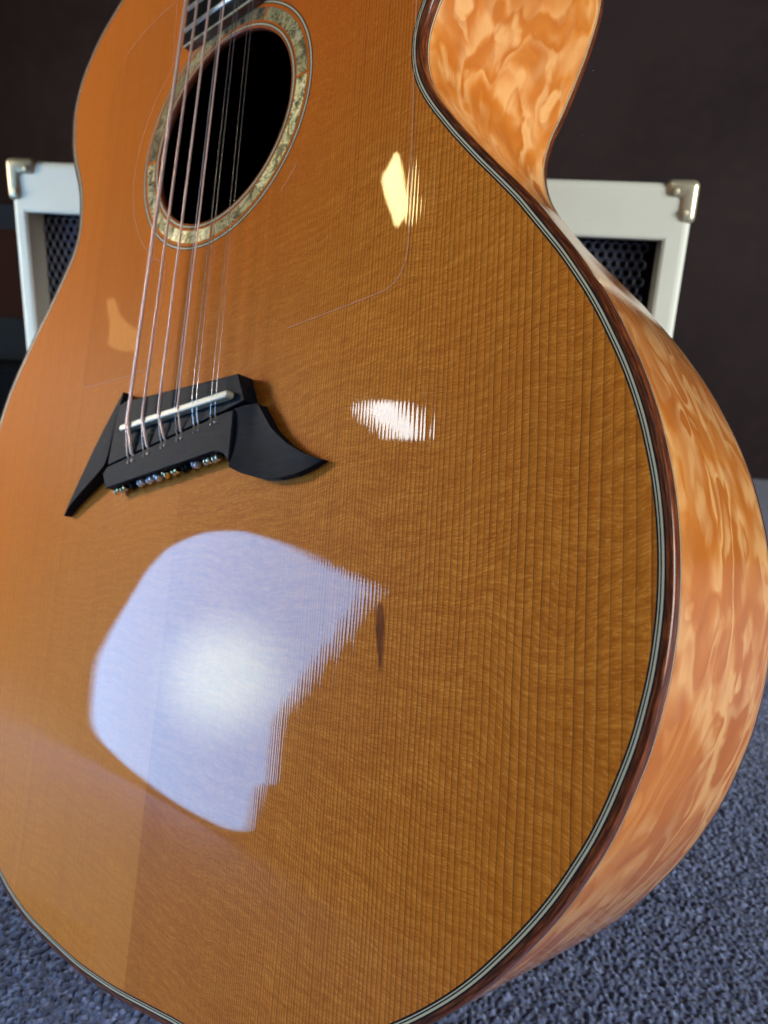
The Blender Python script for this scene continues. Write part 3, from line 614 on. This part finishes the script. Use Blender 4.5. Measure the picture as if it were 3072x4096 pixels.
# bridge
ZB = 8.0
bf = [(-45.2, -136.0), (-41.0, -134.4), (-20, -134.6), (33.6, -135.1), (41.9, -135.1), (47.6, -147.5), (36.0, -150.0), (-48.6, -165.0), (-47.0, -148.9)]
bridge = prism('bridge', bf, 0.1, ZB, M['ebony'], gt, 0.00045)
br_ = [(36.0, -150.9), (41.2, -150.6), (41.2, -172.8), (39.8, -171.2), (37.9, -169.1), (34.8, -167.6), (30.4, -167.1), (-48.2, -176.2), (-51.7, -168.7), (-48.8, -165.8)]
prism('tail_block', [(x, y, ZB) if y > -166 or x > 35 else (x, y, ZB) for x, y in br_], 0.1, ZB, M['ebony'], bridge, 0.0004)
prism('slot_floor', [(-48.0, -164.6), (36, -149.6), (40, -149.6), (40, -151.4), (-48.2, -166.2)], 0.1, 5.5, M['black'], bridge)
def wing(U_, L_, scoop):
    """smooth wing between an upper and a lower edge; each edge is a list of (x, y, z)"""
    def rs(P, n):
        P = np.array(P, float); s_ = np.r_[0, np.cumsum(np.linalg.norm(np.diff(P, axis=0), axis=1))]; t_ = np.linspace(0, s_[-1], n)
        return np.c_[[np.interp(t_, s_, P[:, q]) for q in range(3)]].T
    n, r = 26, 8; A, B = rs(U_, n), rs(L_, n); V = []; F = []
    for i in range(n):
        for j in range(r):
            f = j / (r - 1); p_ = A[i] * (1 - f) + B[i] * f; p_[2] -= scoop * 4 * f * (1 - f) * (1 - i / (n - 1)); V.append(p_)
    F += [(i * r + j, i * r + j + 1, (i + 1) * r + j + 1, (i + 1) * r + j) for i in range(n - 1) for j in range(r - 1)]
    loop = [i * r for i in range(n)] + [(n - 1) * r + j for j in range(1, r)] + [i * r + r - 1 for i in range(n - 2, -1, -1)] + [j for j in range(r - 2, 0, -1)]
    b0 = len(V); V += [(V[q][0], V[q][1], 0.1) for q in loop]; m_ = len(loop)
    top = len(F)
    F += [(loop[q], loop[(q + 1) % m_], b0 + (q + 1) % m_, b0 + q) for q in range(m_)] + [tuple(range(b0 + m_ - 1, b0 - 1, -1))]
    o = gobj('bridge_wing', V, F, M['ebony'], bridge); fix_normals(o)
    for q, p_ in enumerate(o.data.polygons): p_.use_smooth = q < top
    bm = bmesh.new(); bm.from_mesh(o.data); bm.edges.ensure_lookup_table()
    for e_ in bm.edges:
        if len(e_.link_faces) == 2 and e_.calc_face_angle(0) > 0.7: e_.smooth = False
    bm.to_mesh(o.data); bm.free(); bevel(o, 0.00035, 2, 0.9); return o
wing([(40.9, -150.0, 7.4), (46.5, -149.0, 6.4), (52.5, -148.8, 5.2), (56, -153.4, 5.0), (61.5, -160.4, 4.8), (70.5, -167.3, 4.5), (79.6, -172.2, 4.2), (87.0, -175.0, 3.6), (89.3, -175.4, 2.8)],
     [(41.4, -174.6, 7.9), (48, -177.6, 6.7), (57.5, -180.2, 5.5), (67, -181, 4.7), (76.4, -180.1, 4.2), (83.4, -178.2, 3.7), (89.5, -175.7, 2.7)], 0.9)
wing([(-45.6, -128.3, 6.2), (-52, -135.6, 6.0), (-60, -145.4, 5.8), (-69, -157.0, 5.5), (-78, -169.2, 5.0), (-85, -179.0, 4.6), (-90.2, -186.2, 4.0)],
     [(-45.7, -136.2, 7.4), (-47.6, -148.9, 7.8), (-49.3, -158, 7.8), (-51.6, -164.2, 7.7), (-60, -169.0, 7.0), (-72, -175.2, 6.2), (-84, -181.8, 5.2), (-90, -186.35, 3.9)], 0.3)
V = []; a_, b_ = np.array([-35.4, -148.9]), np.array([39.0, -144.4]); d_ = (b_ - a_) / np.linalg.norm(b_ - a_); n_ = np.array([-d_[1], d_[0]])
outl = [a_ + n_ * 1.6 * math.sin(t) - d_ * 1.6 * math.cos(t) for t in np.linspace(math.pi / 2, -math.pi / 2, 9)] + [b_ + n_ * 1.6 * math.sin(t) + d_ * 1.6 * math.cos(t) for t in np.linspace(-math.pi / 2, math.pi / 2, 9)]
prism('saddle', [tuple(q) for q in outl], 6.0, 11.4, M['bone'], bridge, 0.0007)

# twelve strings with ball ends
sad = [(-30.4, -147.6), (-28.7, -147.4), (-18.7, -146.6), (-17.5, -146.4), (-6.7, -145.8), (-5.6, -145.7), (5.4, -145.2), (8.0, -145.0), (17.6, -144.3), (20.6, -144.1), (30.6, -143.6), (33.5, -143.4)]
slot = [(-31.8, -159.9), (-28.4, -159.9), (-20.2, -157.9), (-16.9, -157.5), (-7.2, -155.8), (-4.5, -155.3), (4.0, -153.8), (7.0, -153.4), (15.7, -151.8), (18.4, -151.3), (26.7, -149.8), (29.6, -149.2)]
def slot_y(x): return -165.4 + (x + 48.7) / 84.7 * 15.0
rad = [.50, .74, .28, .62, .22, .52, .14, .38, .20, .20, .15, .15]
smat = ['bronze', 'bronze', 'steelw', 'bronze', 'steelw', 'bronze', 'steelw', 'bronze', 'steel', 'steel', 'steel', 'steel']
balls = [(-43.5, -175.9), (-38.5, -175.2), (-31.5, -174.3), (-25.0, -173.5), (-18.0, -172.8), (-12.5, -172.2), (-6.5, -171.4), (0.5, -170.6), (8.0, -169.8), (14.5, -169.0), (22.5, -168.2), (28.0, -167.6)]
bmat = ['brass', 'brass', 'casebk', 'steelw', 'steelw', 'steelw', 'brass', 'brass', 'casebk', 'steelw', 'nickel', 'nickel']
nuts = [-19.2, -17.8, -11.8, -10.8, -4.4, -3.4, 3.2, 4.6, 10.4, 12.1, 17.7, 19.4]
V = []; F = []
for i in range(12):
    sx, sy = sad[i]; zs = 11.45 + rad[i]; ex = slot[i][0]; ey = slot_y(ex)
    path = [(nuts[i], Y1 + 2.5, 7.2 + rad[i]), (nuts[i] + (sx - nuts[i]) * .5, (Y1 + sy) / 2, (7.2 + zs) / 2 + rad[i] * .5), (sx, sy + 3, zs + 0.02), (sx, sy + 0.6, zs), (sx + (ex - sx) * .08, sy - 0.8, zs - .25),
            (sx + (ex - sx) * .55, sy + (ey - sy) * .55, ZB + rad[i] + (zs - ZB - rad[i]) * .42), (ex, ey + 0.9, ZB + rad[i] * .9), (ex + .25, ey - 0.6, ZB - .6), (ex + .4, ey - 1.0, ZB - 1.8)]
    st = tube('string', path, rad[i], M[smat[i]], gt, 8)
    V += [(ex - .55, ey + .9, ZB + .04), (ex + .55, ey + 1.1, ZB + .04), (ex + 1.25, ey - 2.6, ZB + .04), (ex + .25, ey - 2.8, ZB + .04)]; F.append(tuple(range(4 * i, 4 * i + 4)))
    tube('tail_end', [(ex + .7, ey - 2.4, ZB - 0.1), (ex + 1.0, ey - 3.5, ZB + .35)], max(rad[i], .35), M[smat[i]], st, 8)
    # ball end: a small grooved barrel held against the tail block
    bx, by = balls[i]; ang = random.uniform(-.5, .5); Vb = []; prf = [(-1.75, .9), (-1.6, 1.75), (-.8, 1.75), (-.4, 1.2), (.4, 1.2), (.8, 1.75), (1.6, 1.75), (1.75, .9)]
    ca, sa = math.cos(ang), math.sin(ang)
    for h_, r_ in prf:
        for q in range(10):
            t_ = 2 * math.pi * q / 10; lx, ly, lz = h_, r_ * math.cos(t_), r_ * math.sin(t_)
            Vb.append((bx + lx * ca - ly * sa, by - 0.9 + lx * sa + ly * ca, 3.6 + lz + random.uniform(-.05, .05)))
    gobj('ball_end', Vb, [(r_ * 10 + q, r_ * 10 + (q + 1) % 10, r_ * 10 + 10 + (q + 1) % 10, r_ * 10 + 10 + q) for r_ in range(7) for q in range(10)] + [tuple(range(9, -1, -1)), tuple(range(70, 80))], M[bmat[i]], st, smooth=True)
gobj('string_notches', V, F, M['black'], bridge)

# a little dust on the lacquer
V = []; F = []
for _ in range(130):
    x, y = random.uniform(-180, 195), random.uniform(-365, 120)
    if x * x + y * y < 64 ** 2 or (-95 < x < 95 and -190 < y < -124): continue
    if min((CT[:, 0] - x) ** 2 + (CT[:, 1] - y) ** 2) < 100: continue
    s_ = random.uniform(.06, .2); a = random.uniform(0, 6.28); b = len(V)
    V += [(x + s_ * math.cos(a + q * 2.1) * random.uniform(.6, 1.6), y + s_ * math.sin(a + q * 2.1), .40 + .05 * q) for q in range(3)]; F.append((b, b + 1, b + 2))
tag(gobj('dust', V, F, M['lint'], gt), kind='stuff')

# ------------------------------------------------------------------ unseen emitters added at the left, outlined for their reflections in the lacquer
def plate_emitter(name, poly, x, mat, label, cat, thick=0.02):
    P = np.array(poly) / 1000.0
    for _ in range(2): P = np.concatenate([np.stack([P * .82 + np.roll(P, -1, 0) * .18, P * .18 + np.roll(P, -1, 0) * .82], 1)]).reshape(-1, 2)
    n = len(P); c = P.mean(0)
    Vf = [(0, p[0] - c[0], p[1] - c[1]) for p in P]; Vb_ = [(-thick, p[0] - c[0], p[1] - c[1]) for p in P]
    o = mesh_obj(name, Vf + Vb_, [tuple(range(n)), tuple(range(2 * n - 1, n - 1, -1))] + [(i, n + i, n + (i + 1) % n, (i + 1) % n) for i in range(n)], M['casebk'])
    fix_normals(o); o.data.materials.append(mat)
    for p in o.data.polygons:
        if p.normal.x > 0.9: p.material_index = 1
    o.location = (x, c[0], c[1]); return tag(o, label, cat), c
BLUE_OUTLINE = [[-5,270],[-33,311],[-73,338],[-103,347],[-144,357],[-186,360],[-234,366],[-267,370],[-267,336],[-260,270],[-252,214],[-252,186],[-246,156],[-270,107],[-283,82],[-271,69],[-291,17],[-265,7],[-215,3],[-174,4],[-112,11],[-69,21],[-47,34],[-11,96],[-4,139],[-1,184],[2,228]]
pc = np.array(BLUE_OUTLINE).mean(0) / 1000.0
plate_emitter('blue_emitter', BLUE_OUTLINE, -0.72, mat_emit('blue_emitter_glow', (0.20, 0.52, 1.0, 1), BLUE_L, (0.0, -0.160 - pc[0], 0.165 - pc[1]), 1.3, 0.02, 0.11),  # unseen source, shaped to give the blue patch on the top
           'unseen pale blue emitter, outlined to give the blue reflection in the top', 'lamp')
plate_emitter('white_emitter', [[-116,694],[-141,716],[-157,729],[-175,733],[-197,728],[-224,713],[-233,698],[-220,683],[-187,659],[-166,669],[-142,669],[-108,674]], -1.0, mat_emit('white_emitter_glow', (0.86, 0.95, 1.0, 1), SPOT_L),  # unseen source, shaped for the white patch beside the bridge
           'unseen white emitter, outlined to give the white reflection beside the bridge', 'lamp')
plate_emitter('yellow_emitter', [[102,1166],[80,1145],[44,1104],[24,1088],[14,1071],[17,1031],[20,1023],[38,1040],[68,1066],[95,1095],[96,1126]], -1.0, mat_emit('yellow_emitter_glow', (1.0, 0.80, 0.36, 1), SPOT2_L),  # unseen source, its outline set by the patch on the pickguard
           'unseen yellowish emitter, outlined to give the reflection in the clear pickguard', 'lamp')
kl, kc = plate_emitter('key_emitter', [[215,449],[183,490],[103,588],[74,563],[46,484],[65,471],[176,336],[197,377],[210,421]], -1.0,  # added key light, placed so its reflection hides on the bridge
           mat_emit('key_emitter_glow', (1.0, 0.87, 0.70, 1), KEY_L), 'unseen warm emitter added as key light, its reflection hidden on the bridge', 'lamp')
tube('pole', [(-0.012, 0, -0.04), (-0.012, 0.0001, -kc[1])], 0.008, M['pole'], kl, 10, mesh_obj)  # stand added under the unseen key emitter
plate_emitter('amber_emitter', [[360,592],[349,603],[325,581],[301,576],[280,574],[263,547],[279,530],[309,522],[327,556]], -1.0,  # unseen source added for the warm patch left of the strings
           mat_emit('amber_emitter_glow', (1.0, 0.62, 0.22, 1), 1.7), 'unseen dim amber emitter, outlined to give the reflection left of the strings', 'lamp')
